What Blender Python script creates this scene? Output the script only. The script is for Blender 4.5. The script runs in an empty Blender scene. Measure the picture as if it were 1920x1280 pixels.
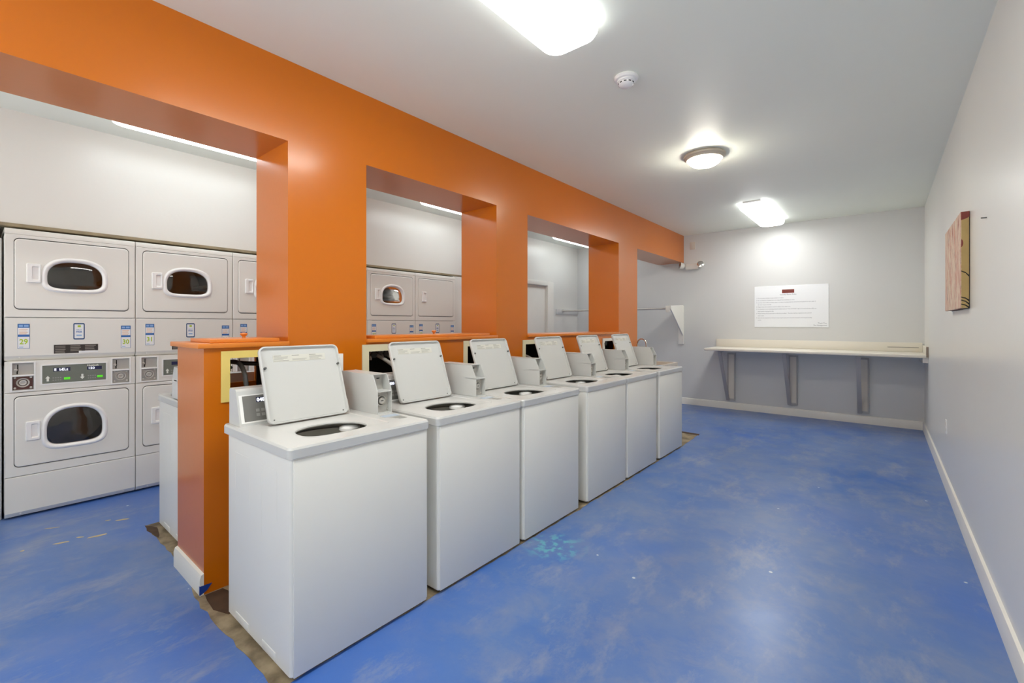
import bpy, bmesh, math, random
from mathutils import Vector, Matrix
random.seed(7)
PI = math.pi
C = bpy.context.scene.collection

# ------------------------------------------------------------------ helpers
def srgb(r, g, b):
    f = lambda v: (v/255/12.92) if v/255 <= .04045 else ((v/255+.055)/1.055)**2.4
    return (f(r), f(g), f(b), 1)

class MB:
    """collects shapes into one mesh"""
    def __init__(s): s.bm = bmesh.new()
    def _merge(s, t):
        me = bpy.data.meshes.new('tmp'); t.to_mesh(me); t.free(); s.bm.from_mesh(me); bpy.data.meshes.remove(me)
    def box(s, x0, x1, y0, y1, z0, z1, bev=0, seg=2, M=None):
        t = bmesh.new(); bmesh.ops.create_cube(t, size=1)
        sx, sy, sz = abs(x1-x0), abs(y1-y0), abs(z1-z0)
        for v in t.verts:
            v.co = Vector((v.co.x*sx+(x0+x1)/2, v.co.y*sy+(y0+y1)/2, v.co.z*sz+(z0+z1)/2))
        if bev: bmesh.ops.bevel(t, geom=t.edges[:], offset=min(bev, .45*min(sx, sy, sz)), segments=seg, profile=.5, affect='EDGES')
        if M is not None: bmesh.ops.transform(t, matrix=M, verts=t.verts[:])
        s._merge(t); return s
    def strip(s, loops, cap0=False, cap1=False, close=True):
        t = s.bm; L = [[t.verts.new(p) for p in lp] for lp in loops]
        n = len(L[0])
        for a, b in zip(L, L[1:]):
            for i in range(n if close else n-1):
                j = (i+1) % n
                try: t.faces.new((a[i], a[j], b[j], b[i]))
                except ValueError: pass
        if cap0: t.faces.new(list(reversed(L[0])))
        if cap1: t.faces.new(L[-1])
        return s
    def prism(s, prof, fn, a, b):
        """prof: 2d points, fn(p, t) -> 3d point; extruded from t=a to t=b"""
        return s.strip([[fn(p, a) for p in prof], [fn(p, b) for p in prof]], True, True)
    def tube(s, pts, r, n=10, caps=True):
        pts = [Vector(p) for p in pts]; loops = []
        rr = r if isinstance(r, (list, tuple)) else [r]*len(pts)
        up = Vector((0, 0, 1))
        for i, p in enumerate(pts):
            d = (pts[min(i+1, len(pts)-1)]-pts[max(i-1, 0)]).normalized()
            u = up.cross(d)
            if u.length < .05: u = Vector((1, 0, 0)).cross(d)
            u.normalize(); w = d.cross(u); up = w if abs(w.z) > .3 else up
            loops.append([p+u*(rr[i]*math.cos(2*PI*k/n))+w*(rr[i]*math.sin(2*PI*k/n)) for k in range(n)])
        return s.strip(loops, caps, caps)
    def lathe(s, prof, c, axis='z', n=32, cap0=True, cap1=True):
        """prof: (radius, height) pairs about point c"""
        loops = []
        for r, h in prof:
            lp = []
            for k in range(n):
                a = 2*PI*k/n; x, y = r*math.cos(a), r*math.sin(a)
                q = {'z': (x, y, h), 'x': (h, x, y), 'y': (y, h, x)}[axis]
                lp.append((c[0]+q[0], c[1]+q[1], c[2]+q[2]))
            loops.append(lp)
        return s.strip(loops, cap0, cap1)
    def poly(s, pts):
        s.bm.faces.new([s.bm.verts.new(p) for p in pts]); return s
    def build(s, name, mat, parent=None, origin=None, smooth=35):
        bmesh.ops.recalc_face_normals(s.bm, faces=s.bm.faces[:])
        me = bpy.data.meshes.new(name)
        if parent is not None: o0 = world_loc(parent)
        elif origin is not None: o0 = Vector(origin)
        else:
            vs = [v.co for v in s.bm.verts]
            o0 = Vector(((min(v.x for v in vs)+max(v.x for v in vs))/2, (min(v.y for v in vs)+max(v.y for v in vs))/2, min(v.z for v in vs)))
        for v in s.bm.verts: v.co -= o0
        s.bm.to_mesh(me); s.bm.free()
        if smooth:
            me.polygons.foreach_set('use_smooth', [True]*len(me.polygons))
            me.set_sharp_from_angle(angle=math.radians(smooth))
        me.materials.append(mat)
        o = bpy.data.objects.new(name, me); C.objects.link(o)
        if parent is not None: o.parent = parent
        else: o.location = o0
        return o

def world_loc(o):
    v = Vector((0, 0, 0))
    while o is not None: v = v+o.location; o = o.parent
    return v
def shift_origin(o, p):
    """moves an object's own origin to world point p (no rotations involved yet)"""
    d = Vector(p)-world_loc(o)
    o.data.transform(Matrix.Translation(-d)); o.location = o.location+d
    return o
def tag(o, label=None, cat=None, group=None, kind=None):
    if label: o['label'] = label
    if cat: o['category'] = cat
    if group: o['group'] = group
    if kind: o['kind'] = kind
    return o
def empty(name, loc, label=None, cat=None, group=None):
    o = bpy.data.objects.new(name, None); o.empty_display_size = .1; C.objects.link(o); o.location = loc
    return tag(o, label, cat, group)
def struct(o): o['kind'] = 'structure'; return o
def copy_tree(o, parent=None):
    kids = list(o.children); c = o.copy(); C.objects.link(c)
    if parent is not None: c.parent = parent
    for k in kids: copy_tree(k, c)
    return c
def child(o, name, n=0):
    return [c for c in o.children if c.name.split('.')[0] == name][n]

def dense(fn, n=720): return [fn(2*PI*i/n) for i in range(n)]
def rrect(w, h, r, cx=0, cy=0, k=12):
    """rounded rectangle outline (half sizes w,h) dense"""
    out = []
    for qx, qy, a0 in ((1, 1, 0), (-1, 1, PI/2), (-1, -1, PI), (1, -1, 1.5*PI)):
        for i in range(k+1):
            a = a0+PI/2*i/k; out.append((cx+qx*(w-r)+r*math.cos(a), cy+qy*(h-r)+r*math.sin(a)))
    return out
def superoval(a, up, dn, nu, nd, cx=0, cy=0):
    def f(t):
        c, s_ = math.cos(t), math.sin(t)
        n, h = (nu, up) if s_ >= 0 else (nd, dn)
        return (cx+a*math.copysign(abs(c)**(2/n), c), cy+h*math.copysign(abs(s_)**(2/n), s_))
    return dense(f, 360)
def polar(poly, c, angs):
    """points of a closed star-shaped outline hit by rays from c"""
    out = []; n = len(poly)
    for a in angs:
        dx, dy = math.cos(a), math.sin(a); best = None
        for i in range(n):
            x0, y0 = poly[i][0]-c[0], poly[i][1]-c[1]; x1, y1 = poly[(i+1) % n][0]-c[0], poly[(i+1) % n][1]-c[1]
            ex, ey = x1-x0, y1-y0; den = dx*ey-dy*ex
            if abs(den) < 1e-12: continue
            t = (x0*ey-y0*ex)/den; u = (x0*dy-y0*dx)/den
            if t > 0 and -1e-6 <= u <= 1+1e-6 and (best is None or t > best): best = t
        if best is None: best = .01
        out.append((c[0]+dx*best, c[1]+dy*best))
    return out
def angset(polys, c, n=72):
    A = {round(2*PI*i/n, 5) for i in range(n)}
    for p in polys:
        for q in p: A.add(round(math.atan2(q[1]-c[1], q[0]-c[0]) % (2*PI), 5))
    A = sorted(A); out = [A[0]]
    for a in A[1:]:
        if a-out[-1] > .004: out.append(a)
    return out

def text(name, s, size, loc, face, mat, parent, align='LEFT', depth=.0004, xs=1, bold=0):
    cu = bpy.data.curves.new('txt', 'FONT'); cu.body = s; cu.size = size; cu.align_x = align; cu.align_y = 'BOTTOM_BASELINE'
    cu.extrude = depth; cu.resolution_u = 2; cu.offset = bold
    t = bpy.data.objects.new('txt', cu); C.objects.link(t)
    me = bpy.data.meshes.new_from_object(t.evaluated_get(bpy.context.evaluated_depsgraph_get()))
    bpy.data.objects.remove(t)
    R = {'+X': Matrix(((0, 0, 1), (1, 0, 0), (0, 1, 0))), '-Y': Matrix(((1, 0, 0), (0, 0, -1), (0, 1, 0)))}[face] if isinstance(face, str) else face
    me.transform(Matrix.Diagonal((xs, 1, 1, 1))); me.transform(R.to_4x4())
    me.transform(Matrix.Translation(Vector(loc)-world_loc(parent)))
    me.materials.clear(); me.materials.append(mat); me.name = name
    o = bpy.data.objects.new(name, me); C.objects.link(o); o.parent = parent
    return o
def slab(b, f0, f1, us, vs, holes, fn):
    """plate of thickness f0..f1 on a grid of cuts with rectangular holes (u0,u1,v0,v1); fn(f,u,v) -> axis order"""
    us = sorted(set(us) | {h[0] for h in holes} | {h[1] for h in holes}); vs = sorted(set(vs) | {h[2] for h in holes} | {h[3] for h in holes})
    for ua, ub in zip(us, us[1:]):
        run = None
        for va, vb in zip(vs, vs[1:]):
            mu, mv = (ua+ub)/2, (va+vb)/2
            solid = not any(h[0] < mu < h[1] and h[2] < mv < h[3] for h in holes)
            if solid: run = (run[0], vb) if run else (va, vb)
            if (not solid or vb == vs[-1]) and run:
                p, q = fn(f0, ua, run[0]), fn(f1, ub, run[1])
                b.box(min(p[0], q[0]), max(p[0], q[0]), min(p[1], q[1]), max(p[1], q[1]), min(p[2], q[2]), max(p[2], q[2])); run = None
    return b
YZ = lambda f, u, v: (f, u, v)

# ------------------------------------------------------------------ materials
def mat(name, col, rough=.5, metal=0, spec=.5, emit=None, estr=0, noise=0, nscale=4, bump=0, bscale=60, coat=0, trans=0, alpha=1, col2=None, detail=4):
    m = bpy.data.materials.new(name); m.use_nodes = True; nt = m.node_tree; N = nt.nodes; L = nt.links
    p = N['Principled BSDF']; p.inputs['Base Color'].default_value = col; p.inputs['Roughness'].default_value = rough
    p.inputs['Metallic'].default_value = metal; p.inputs['Specular IOR Level'].default_value = spec
    p.inputs['Coat Weight'].default_value = coat; p.inputs['Coat Roughness'].default_value = .16; p.inputs['Transmission Weight'].default_value = trans
    if emit: p.inputs['Emission Color'].default_value = emit; p.inputs['Emission Strength'].default_value = estr
    tc = N.new('ShaderNodeTexCoord')
    if noise:
        n = N.new('ShaderNodeTexNoise'); n.inputs['Scale'].default_value = nscale; n.inputs['Detail'].default_value = detail
        L.new(tc.outputs['Object'], n.inputs['Vector'])
        r = N.new('ShaderNodeValToRGB'); r.color_ramp.elements[0].position = .3; r.color_ramp.elements[1].position = .7
        c2 = col2 or tuple(min(1, c*(1-noise)) for c in col[:3])+(1,)
        r.color_ramp.elements[0].color = c2; r.color_ramp.elements[1].color = col
        L.new(n.outputs['Fac'], r.inputs['Fac']); L.new(r.outputs['Color'], p.inputs['Base Color'])
    if bump:
        n2 = N.new('ShaderNodeTexNoise'); n2.inputs['Scale'].default_value = bscale; n2.inputs['Detail'].default_value = 3
        L.new(tc.outputs['Object'], n2.inputs['Vector'])
        bp = N.new('ShaderNodeBump'); bp.inputs['Strength'].default_value = bump; bp.inputs['Distance'].default_value = .002
        L.new(n2.outputs['Fac'], bp.inputs['Height']); L.new(bp.outputs['Normal'], p.inputs['Normal'])
    return m

M = {}
M['wall'] = mat('wall_paint', srgb(228, 228, 222), .28, noise=.02, nscale=1.3, bump=.25, bscale=35)
M['wall_grey'] = mat('wall_paint_back', srgb(208, 209, 207), .4, noise=.02, nscale=1.3, bump=.2, bscale=40)
M['ceiling'] = mat('ceiling_paint', srgb(238, 243, 233), .5, noise=.02, nscale=.9, bump=.2, bscale=20)
M['orange'] = mat('orange_gloss_paint', srgb(202, 108, 0), .3, spec=.35, coat=.45, noise=.05, nscale=1.1, bump=.18, bscale=26)
M['orange_board'] = mat('orange_board_paint', srgb(222, 128, 40), .3, spec=.6, noise=.08, nscale=5, bump=.1)
M['trim'] = mat('white_trim_paint', srgb(232, 230, 222), .35, noise=.03, nscale=5)
M['enamel'] = mat('white_enamel', srgb(202, 203, 201), .25, spec=.5, noise=.012, nscale=1.5)  # white enamel darkened to offset the strong light on washer tops
M['enamel_side'] = mat('white_enamel_panel', srgb(232, 231, 224), .32, noise=.015, nscale=2)  # the same enamel, left lighter where less light falls
M['plastic'] = mat('white_plastic', srgb(240, 240, 238), .3)
M['panel_grey'] = mat('control_panel_grey', srgb(118, 117, 113), .4, noise=.05, nscale=30)
M['panel_green'] = mat('control_panel_green_grey', srgb(116, 122, 112), .4, noise=.06, nscale=30)
M['display'] = mat('display_window', srgb(46, 50, 84), .2)
M['led'] = mat('lit_digits', srgb(235, 238, 250), .5, emit=(.9, .93, 1, 1), estr=.7)
M['led_green'] = mat('green_button', srgb(70, 170, 30), .5, emit=srgb(80, 200, 30), estr=.5)
M['mark_white'] = mat('white_print', srgb(232, 234, 225), .5)
M['deck_label'] = mat('deck_label', srgb(176, 190, 204), .5)
M['lid_label'] = mat('lid_label', srgb(206, 205, 196), .5)
M['mark_grey'] = mat('grey_print', srgb(150, 150, 145), .5)
M['mark_dark'] = mat('dark_print', srgb(92, 92, 90), .5)
M['steel'] = mat('brushed_metal', srgb(206, 203, 196), .35, metal=.35, noise=.12, nscale=20)
M['steel_dark'] = mat('drum_metal', srgb(150, 142, 132), .4, metal=.5, noise=.3, nscale=6)
M['coin_plate'] = mat('coin_slide_plate', srgb(176, 173, 168), .4, metal=.25, noise=.08, nscale=25)
M['coin_recess'] = mat('coin_recess_metal', srgb(184, 182, 177), .45, metal=.1)
M['maroon'] = mat('maroon_plate', srgb(96, 58, 52), .45, noise=.2, nscale=30)
M['chrome'] = mat('chrome', srgb(210, 208, 204), .12, metal=1)
M['black'] = mat('black_rubber', srgb(24, 23, 22), .45)
M['dark'] = mat('dark_gap', srgb(26, 25, 24), .8)
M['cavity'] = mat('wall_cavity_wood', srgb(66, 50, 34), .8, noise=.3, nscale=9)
M['tub'] = mat('tub_enamel', srgb(214, 213, 206), .35, metal=.2, noise=.05, nscale=10)
M['ring_dark'] = mat('outer_tub', srgb(120, 119, 110), .5)
M['grey_hose'] = mat('grey_corrugated_hose', srgb(150, 146, 138), .5)
M['yellow'] = mat('yellow_primer', srgb(232, 208, 118), .6, noise=.07, nscale=8)
M['cream'] = mat('cream_primer', srgb(222, 217, 186), .6, noise=.06, nscale=8)
M['raw_wood'] = mat('raw_wood_edge', srgb(160, 146, 118), .8, noise=.35, nscale=12)
M['laminate'] = mat('cream_laminate', srgb(226, 221, 208), .35, noise=.02, nscale=3)
M['bracket'] = mat('bracket_grey', srgb(176, 173, 170), .5, noise=.08, nscale=8)
M['bracket_board'] = mat('bracket_board', srgb(214, 208, 196), .5, noise=.05, nscale=8)
M['brown_edge'] = mat('brown_edge', srgb(140, 126, 112), .6)
M['blue_print'] = mat('blue_print', srgb(48, 106, 176), .45)
M['blue_light'] = mat('light_blue_print', srgb(140, 178, 224), .45)
M['navy'] = mat('navy_print', srgb(30, 74, 120), .45)
M['lime'] = mat('lime_print', srgb(172, 200, 32), .45)
M['orange_print'] = mat('orange_print', srgb(226, 170, 120), .45)
M['paper'] = mat('sticker_paper', srgb(236, 238, 238), .4)
M['sign'] = mat('sign_board', srgb(233, 236, 238), .35)
M['sign_text'] = mat('sign_text', srgb(118, 122, 132), .6)
M['warn'] = mat('warning_label', srgb(52, 46, 42), .5)
M['warn_text'] = mat('warning_text', srgb(132, 126, 118), .5)
M['beige'] = mat('beige_plastic', srgb(206, 198, 186), .5)
M['offwhite'] = mat('offwhite_plastic', srgb(226, 222, 212), .4)
M['tape'] = mat('blue_tape', srgb(20, 62, 150), .5)
M['fitting'] = mat('fixture_trim', srgb(196, 186, 168), .45, noise=.05, nscale=12)

def glass_mat():
    m = bpy.data.materials.new('dark_door_glass'); m.use_nodes = True; nt = m.node_tree; N = nt.nodes; L = nt.links
    N.clear(); out = N.new('ShaderNodeOutputMaterial'); mix = N.new('ShaderNodeMixShader'); tr = N.new('ShaderNodeBsdfTransparent')
    gl = N.new('ShaderNodeBsdfGlossy'); gl.inputs['Roughness'].default_value = .04; gl.inputs['Color'].default_value = (.9, .9, .9, 1)
    tr.inputs['Color'].default_value = (.72, .7, .68, 1); fr = N.new('ShaderNodeFresnel'); fr.inputs['IOR'].default_value = 1.7
    L.new(fr.outputs[0], mix.inputs[0]); L.new(tr.outputs[0], mix.inputs[1]); L.new(gl.outputs[0], mix.inputs[2]); L.new(mix.outputs[0], out.inputs[0])
    return m
M['glass'] = glass_mat()
def lamp_mat(name, col, s):
    m = bpy.data.materials.new(name); m.use_nodes = True; nt = m.node_tree; N = nt.nodes; N.clear()
    o = N.new('ShaderNodeOutputMaterial'); e = N.new('ShaderNodeEmission'); e.inputs[0].default_value = col; e.inputs[1].default_value = s
    nt.links.new(e.outputs[0], o.inputs[0]); return m
LS = 11.0
M['lamp_neutral'] = lamp_mat('lamp_neutral', (1, .99, .93, 1), LS*1.5)
M['lamp_cool'] = lamp_mat('lamp_cool', (.98, .985, .97, 1), LS*1.25)
M['lamp_aisle'] = lamp_mat('lamp_aisle', (.88, .96, 1, 1), LS*.42)
M['lamp_side'] = lamp_mat('lamp_side', (.97, .985, .97, 1), LS*.3)
M['lamp_warm'] = lamp_mat('lamp_warm', (1, .93, .80, 1), 62)

def floor_mat():
    m = bpy.data.materials.new('blue_floor_paint'); m.use_nodes = True; nt = m.node_tree; N = nt.nodes; L = nt.links
    p = N['Principled BSDF']; tc = N.new('ShaderNodeTexCoord')
    def noise(s, d, rough=.6, dist=0):
        n = N.new('ShaderNodeTexNoise'); n.inputs['Scale'].default_value = s; n.inputs['Detail'].default_value = d
        n.inputs['Roughness'].default_value = rough; n.inputs['Distortion'].default_value = dist
        L.new(tc.outputs['Object'], n.inputs['Vector']); return n.outputs['Fac']
    def ramp(src, a, b, ca=(0, 0, 0, 1), cb=(1, 1, 1, 1)):
        r = N.new('ShaderNodeValToRGB'); r.color_ramp.elements[0].position = a; r.color_ramp.elements[1].position = b
        r.color_ramp.elements[0].color = ca; r.color_ramp.elements[1].color = cb; L.new(src, r.inputs['Fac']); return r.outputs['Color']
    def mixc(f, a, b):
        x = N.new('ShaderNodeMix'); x.data_type = 'RGBA'
        L.new(f, x.inputs[0])
        for v, i in ((a, 6), (b, 7)):
            if isinstance(v, tuple): x.inputs[i].default_value = v
            else: L.new(v, x.inputs[i])
        return x.outputs[2]
    c = ramp(noise(1.1, 6, .65, .4), .33, .72, srgb(60, 106, 178), srgb(108, 132, 176))
    c = mixc(ramp(noise(4.5, 8, .7, .3), .45, .85), c, srgb(126, 138, 168))
    c = mixc(ramp(noise(.45, 3), .5, .75), c, srgb(48, 102, 194))
    mp = N.new('ShaderNodeMapping'); mp.inputs['Scale'].default_value = (1.2, .55, 1); mp.inputs['Rotation'].default_value = (0, 0, .5); L.new(tc.outputs['Object'], mp.inputs[0])
    wn_ = N.new('ShaderNodeTexNoise'); wn_.inputs['Scale'].default_value = 3; wn_.inputs['Detail'].default_value = 9; wn_.inputs['Roughness'].default_value = .75; L.new(mp.outputs[0], wn_.inputs['Vector'])
    c = mixc(ramp(wn_.outputs['Fac'], .52, .72), c, srgb(138, 148, 172))
    # small pale specks of chipped paint
    vo = N.new('ShaderNodeTexVoronoi'); vo.inputs['Scale'].default_value = 3.2; vo.inputs['Randomness'].default_value = 1; L.new(tc.outputs['Object'], vo.inputs['Vector'])
    sp = N.new('ShaderNodeMath'); sp.operation = 'LESS_THAN'; sp.inputs[1].default_value = .03; L.new(vo.outputs['Distance'], sp.inputs[0])
    c = mixc(sp.outputs[0], c, srgb(196, 206, 214))
    # teal smudge by the third washer
    vm = N.new('ShaderNodeVectorMath'); vm.operation = 'DISTANCE'; vm.inputs[1].default_value = (-1.60, 2.36, 0); L.new(tc.outputs['Object'], vm.inputs[0])
    near = N.new('ShaderNodeMapRange'); near.inputs['From Min'].default_value = .22; near.inputs['From Max'].default_value = .05; L.new(vm.outputs['Value'], near.inputs[0])
    mu = N.new('ShaderNodeMath'); mu.operation = 'MULTIPLY'; L.new(near.outputs[0], mu.inputs[0]); L.new(ramp(noise(16, 3), .5, .6), mu.inputs[1])
    c = mixc(mu.outputs[0], c, srgb(100, 178, 190))
    L.new(c, p.inputs['Base Color'])
    rr = N.new('ShaderNodeMapRange'); rr.inputs['To Min'].default_value = .24; rr.inputs['To Max'].default_value = .42; L.new(noise(3, 5), rr.inputs[0]); L.new(rr.outputs[0], p.inputs['Roughness'])
    p.inputs['Specular IOR Level'].default_value = .5
    b = N.new('ShaderNodeBump'); b.inputs['Strength'].default_value = .25; b.inputs['Distance'].default_value = .003
    L.new(noise(9, 6), b.inputs['Height']); L.new(b.outputs[0], p.inputs['Normal'])
    return m
M['floor'] = floor_mat()
M['concrete'] = mat('bare_concrete', srgb(172, 156, 128), .8, noise=.5, nscale=9, bump=.6, bscale=30, detail=8, col2=srgb(92, 78, 58))
M['trench'] = mat('trench_edge', srgb(84, 62, 44), .9, noise=.4, nscale=14)
M['chip'] = mat('bare_floor_chip', srgb(206, 188, 148), .7, noise=.2, nscale=30)

def painting_mat():
    m = bpy.data.materials.new('birch_painting'); m.use_nodes = True; nt = m.node_tree; N = nt.nodes; L = nt.links
    p = N['Principled BSDF']; p.inputs['Roughness'].default_value = .8; p.inputs['Specular IOR Level'].default_value = .15; tc = N.new('ShaderNodeTexCoord')
    mp = N.new('ShaderNodeMapping'); mp.inputs['Scale'].default_value = (1, 7, 1.1); L.new(tc.outputs['Object'], mp.inputs[0])
    n = N.new('ShaderNodeTexNoise'); n.inputs['Scale'].default_value = 2.2; n.inputs['Detail'].default_value = 7; n.inputs['Roughness'].default_value = .7; L.new(mp.outputs[0], n.inputs[0])
    r = N.new('ShaderNodeValToRGB'); e = r.color_ramp.elements
    e[0].position = .25; e[0].color = srgb(120, 60, 56); e[1].position = .78; e[1].color = srgb(226, 214, 190)
    for pos, c in ((.36, (150, 70, 66)), (.42, (210, 180, 160)), (.49, (226, 214, 192)), (.56, (200, 140, 122)), (.62, (228, 208, 186)), (.68, (150, 120, 120))):
        x = e.new(pos); x.color = srgb(*c)
    L.new(n.outputs['Fac'], r.inputs[0])
    n2 = N.new('ShaderNodeTexNoise'); n2.inputs['Scale'].default_value = 9; n2.inputs['Detail'].default_value = 5; L.new(mp.outputs[0], n2.inputs[0])
    r2 = N.new('ShaderNodeValToRGB'); r2.color_ramp.elements[0].position = .64; r2.color_ramp.elements[1].position = .7; L.new(n2.outputs['Fac'], r2.inputs[0])
    mx = N.new('ShaderNodeMix'); mx.data_type = 'RGBA'; L.new(r2.outputs[0], mx.inputs[0]); L.new(r.outputs[0], mx.inputs[6]); mx.inputs[7].default_value = srgb(120, 118, 130)
    L.new(mx.outputs[2], p.inputs['Base Color']); return m
M['painting'] = painting_mat()
M['gold'] = mat('gold_edge_paint', srgb(186, 158, 98), .5, noise=.2, nscale=8)
M['maroon_paint'] = mat('maroon_paint', srgb(120, 46, 34), .5)

# ------------------------------------------------------------------ the room
RX, FY, LX, CZ, NY = .427, 8.05, -4.887, 2.96, -2.3
PX, PB = -2.71, -3.165            # faces of the orange dividing wall
struct(MB().box(-6.1, RX+.1, NY-.1, FY+.1, -.12, 0).build('floor', M['floor'], origin=(0, 0, 0)))
struct(MB().box(-6.1, RX+.1, NY-.1, FY+.1, CZ, CZ+.1).build('ceiling', M['ceiling']))
struct(MB().box(RX, RX+.1, NY, FY, 0, CZ).build('wall_right', M['wall']))
struct(MB().box(-6.1, RX+.1, FY, FY+.1, 0, CZ).build('wall_back', M['wall_grey']))
b = MB(); fw = [(-2.35, .20, .30, 2.75), (-4.75, -3.3, .30, 2.75)]
slab(b, NY-.1, NY, [-6.1, RX+.1], [0, CZ], fw, lambda f, u, v: (u, f, v)); struct(b.build('wall_front', M['wall'], smooth=0))
for i, (xa_, xb_, za_, zb_) in enumerate(fw):     # invented windows behind the viewer, added to let fill daylight in
    b = MB(); n_ = 2
    b.box(xa_, xb_, NY-.08, NY-.02, za_, za_+.05); b.box(xa_, xb_, NY-.08, NY-.02, zb_-.05, zb_)
    for j in range(n_+1): xx = xa_+.025+(xb_-xa_-.05)*j/n_; b.box(xx-.025, xx+.025, NY-.08, NY-.02, za_+.05, zb_-.05)
    struct(b.build('window_%d' % (i+1), M['steel'], smooth=0))
# left wall with the dryer niche and the door opening
NZ = 2.135
b = MB(); slab(b, LX-.12, LX, [NY, FY], [0, CZ], [(-.6, 4.80, -1, NZ), (6.0, 6.958, -1, 2.13)], YZ)
wl = struct(b.build('wall_left', M['wall']))
b = MB(); b.box(-6.0, -5.9, -.7, 4.9, 0, 2.3); b.box(-5.9, LX-.12, -.7, -.6, 0, 2.3); b.box(-5.9, LX-.12, 4.80, 4.9, 0, 2.3); b.box(-5.9, LX-.12, -.6, 4.8, NZ+.02, 2.3)
struct(b.build('wall_niche', M['wall']))
b = MB().box(LX-.10, LX+.012, -.6, 4.80, NZ-.022, NZ+.002, .003)
struct(b.build('trim_1', M['raw_wood']))
struct(MB().box(-4.93, -4.875, -.6, .154, 0, 2.02, .004).build('wall_filler_left', M['wall_grey']))
struct(MB().box(-4.93, -4.875, 4.545, 4.79, 0, 2.11, .004).build('wall_filler_right', M['wall']))

# orange dividing wall: hollow half wall with six service openings, three columns, the beam
openings = [(.896, 1.36, 1.0, 1.218), (1.741, 2.20, 1.0, 1.215), (2.685, 3.02, 1.0, 1.215), (3.485, 3.95, 1.0, 1.205), (5.115, 5.40, 1.0, 1.19)]
HT = 1.275
b = MB()
slab(b, PX-.02, PX, [.777, 6.10], [0, HT], openings, YZ)
slab(b, PB, PB+.02, [.777, 6.10], [0, HT], [(.84, 1.19, 1.035, 1.26)], YZ)
b.box(PB+.02, PX-.02, .777, .80, 0, HT); b.box(PB+.02, PX-.02, 6.08, 6.10, 0, HT)
for y0, y1 in ((1.204, 1.726), (3.062, 3.524), (5.514, 6.10)): b.box(PB, PX, y0, y1, HT, 2.485)
b.box(PB, PX, NY, FY, 2.485, CZ)
wm = struct(b.build('wall_middle', M['orange'], smooth=0))
# top boards of the half wall
for i, (y0, y1) in enumerate(((.745, 1.204), (1.726, 3.062), (3.524, 5.514))):
    struct(MB().box(PB-.018, PX+.022, y0, y1, HT, 1.301, .004).build('trim_%d' % (i+2), M['orange_board']))
# dark framing inside the hollow wall
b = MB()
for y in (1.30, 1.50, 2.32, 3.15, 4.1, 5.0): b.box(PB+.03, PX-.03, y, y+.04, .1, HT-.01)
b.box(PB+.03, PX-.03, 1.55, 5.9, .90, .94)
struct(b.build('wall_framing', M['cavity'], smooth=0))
b = MB(); b.box(PB+.022, PB+.03, 1.195, 6.05, .05, HT-.005)  # dark sheet added so the hollow wall looks shaded inside
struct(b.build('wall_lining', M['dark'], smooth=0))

# baseboards
def baseboard(name, pts, axis, sgn):
    prof = [(0, 0), (.018, 0), (.018, .085), (.012, .105), (0, .112)]
    b = MB()
    (c, t0, t1) = pts
    if axis == 'x': b.prism(prof, lambda p, t: (c+sgn*p[0], t, p[1]), t0, t1)
    else: b.prism(prof, lambda p, t: (t, c+sgn*p[0], p[1]), t0, t1)
    return struct(b.build(name, M['trim'], smooth=20))
baseboard('baseboard_right', (RX, NY, FY), 'x', -1)
baseboard('baseboard_back', (FY, LX, RX-.018), 'y', -1)
baseboard('baseboard_left', (LX, 7.16, FY-.02), 'x', 1)
bb = baseboard('baseboard_middle', (.777, PB-.005, PX+.002), 'y', -1)
tp = MB(); tp.poly([(PX-.008, .7584, .004), (PX+.0035, .7584, .004), (PX+.0035, .7584, .052), (PX-.008, .7584, .052)])
tp.poly([(PX+.0035, .7584, .004), (PX+.0035, .79, .02), (PX+.0035, .815, .05), (PX+.0035, .7584, .052)])
tp.build('tape', M['tape'], bb, smooth=0)

# bare concrete around the washers where the paint stops
def jag(pts, amp=.012, step=.06):
    out = []
    for (a, b_) in zip(pts, pts[1:]+pts[:1]):
        a, b_ = Vector(a), Vector(b_); n = max(1, int((b_-a).length/step)); d = (b_-a).normalized(); q = Vector((-d.y, d.x))
        for i in range(n):
            out.append(a+(b_-a)*(i/n)+q*random.uniform(-amp, amp))
    return out
o_ = jag([(-3.955, .785), (-3.30, .795), (-2.66, .735), (-1.79, .755), (-1.768, 3.0), (-1.778, 5.30), (-1.80, 5.90), (-3.10, 5.92), (-3.12, 1.60), (-3.95, 1.58)], .008)
b = MB(); b.strip([[(p.x, p.y, .0) for p in o_], [(p.x, p.y, .0012) for p in o_]], False, True)
fl_ = bpy.data.objects['floor']
b.build('bare_concrete', M['concrete'], fl_, smooth=0)
b = MB()
for pts in ([(-3.955, .785), (-3.85, .775), (-3.66, .80), (-3.86, .835)], [(-2.70, .775), (-2.53, .765), (-2.44, .80), (-2.46, .90), (-2.70, .86)], [(-1.785, 5.86), (-1.80, 5.94), (-2.35, 5.97), (-2.35, 5.90)]):
    q = jag(pts, .006, .05); b.strip([[(p.x, p.y, .001) for p in q], [(p.x, p.y, .0022) for p in q]], False, True)
b.build('floor_edge', M['trench'], fl_, smooth=0)
chips = [((-4.425, .332), (-4.386, .405), .007), ((-4.076, .341), (-4.048, .421), .011), ((-4.104, .203), (-4.101, .225), .010), ((-4.089, .455), (-4.057, .488), .010),
         ((-4.017, .498), (-4.002, .600), .015), ((-4.278, .623), (-4.261, .655), .008), ((-4.225, .666), (-4.185, .745), .015)]
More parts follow.
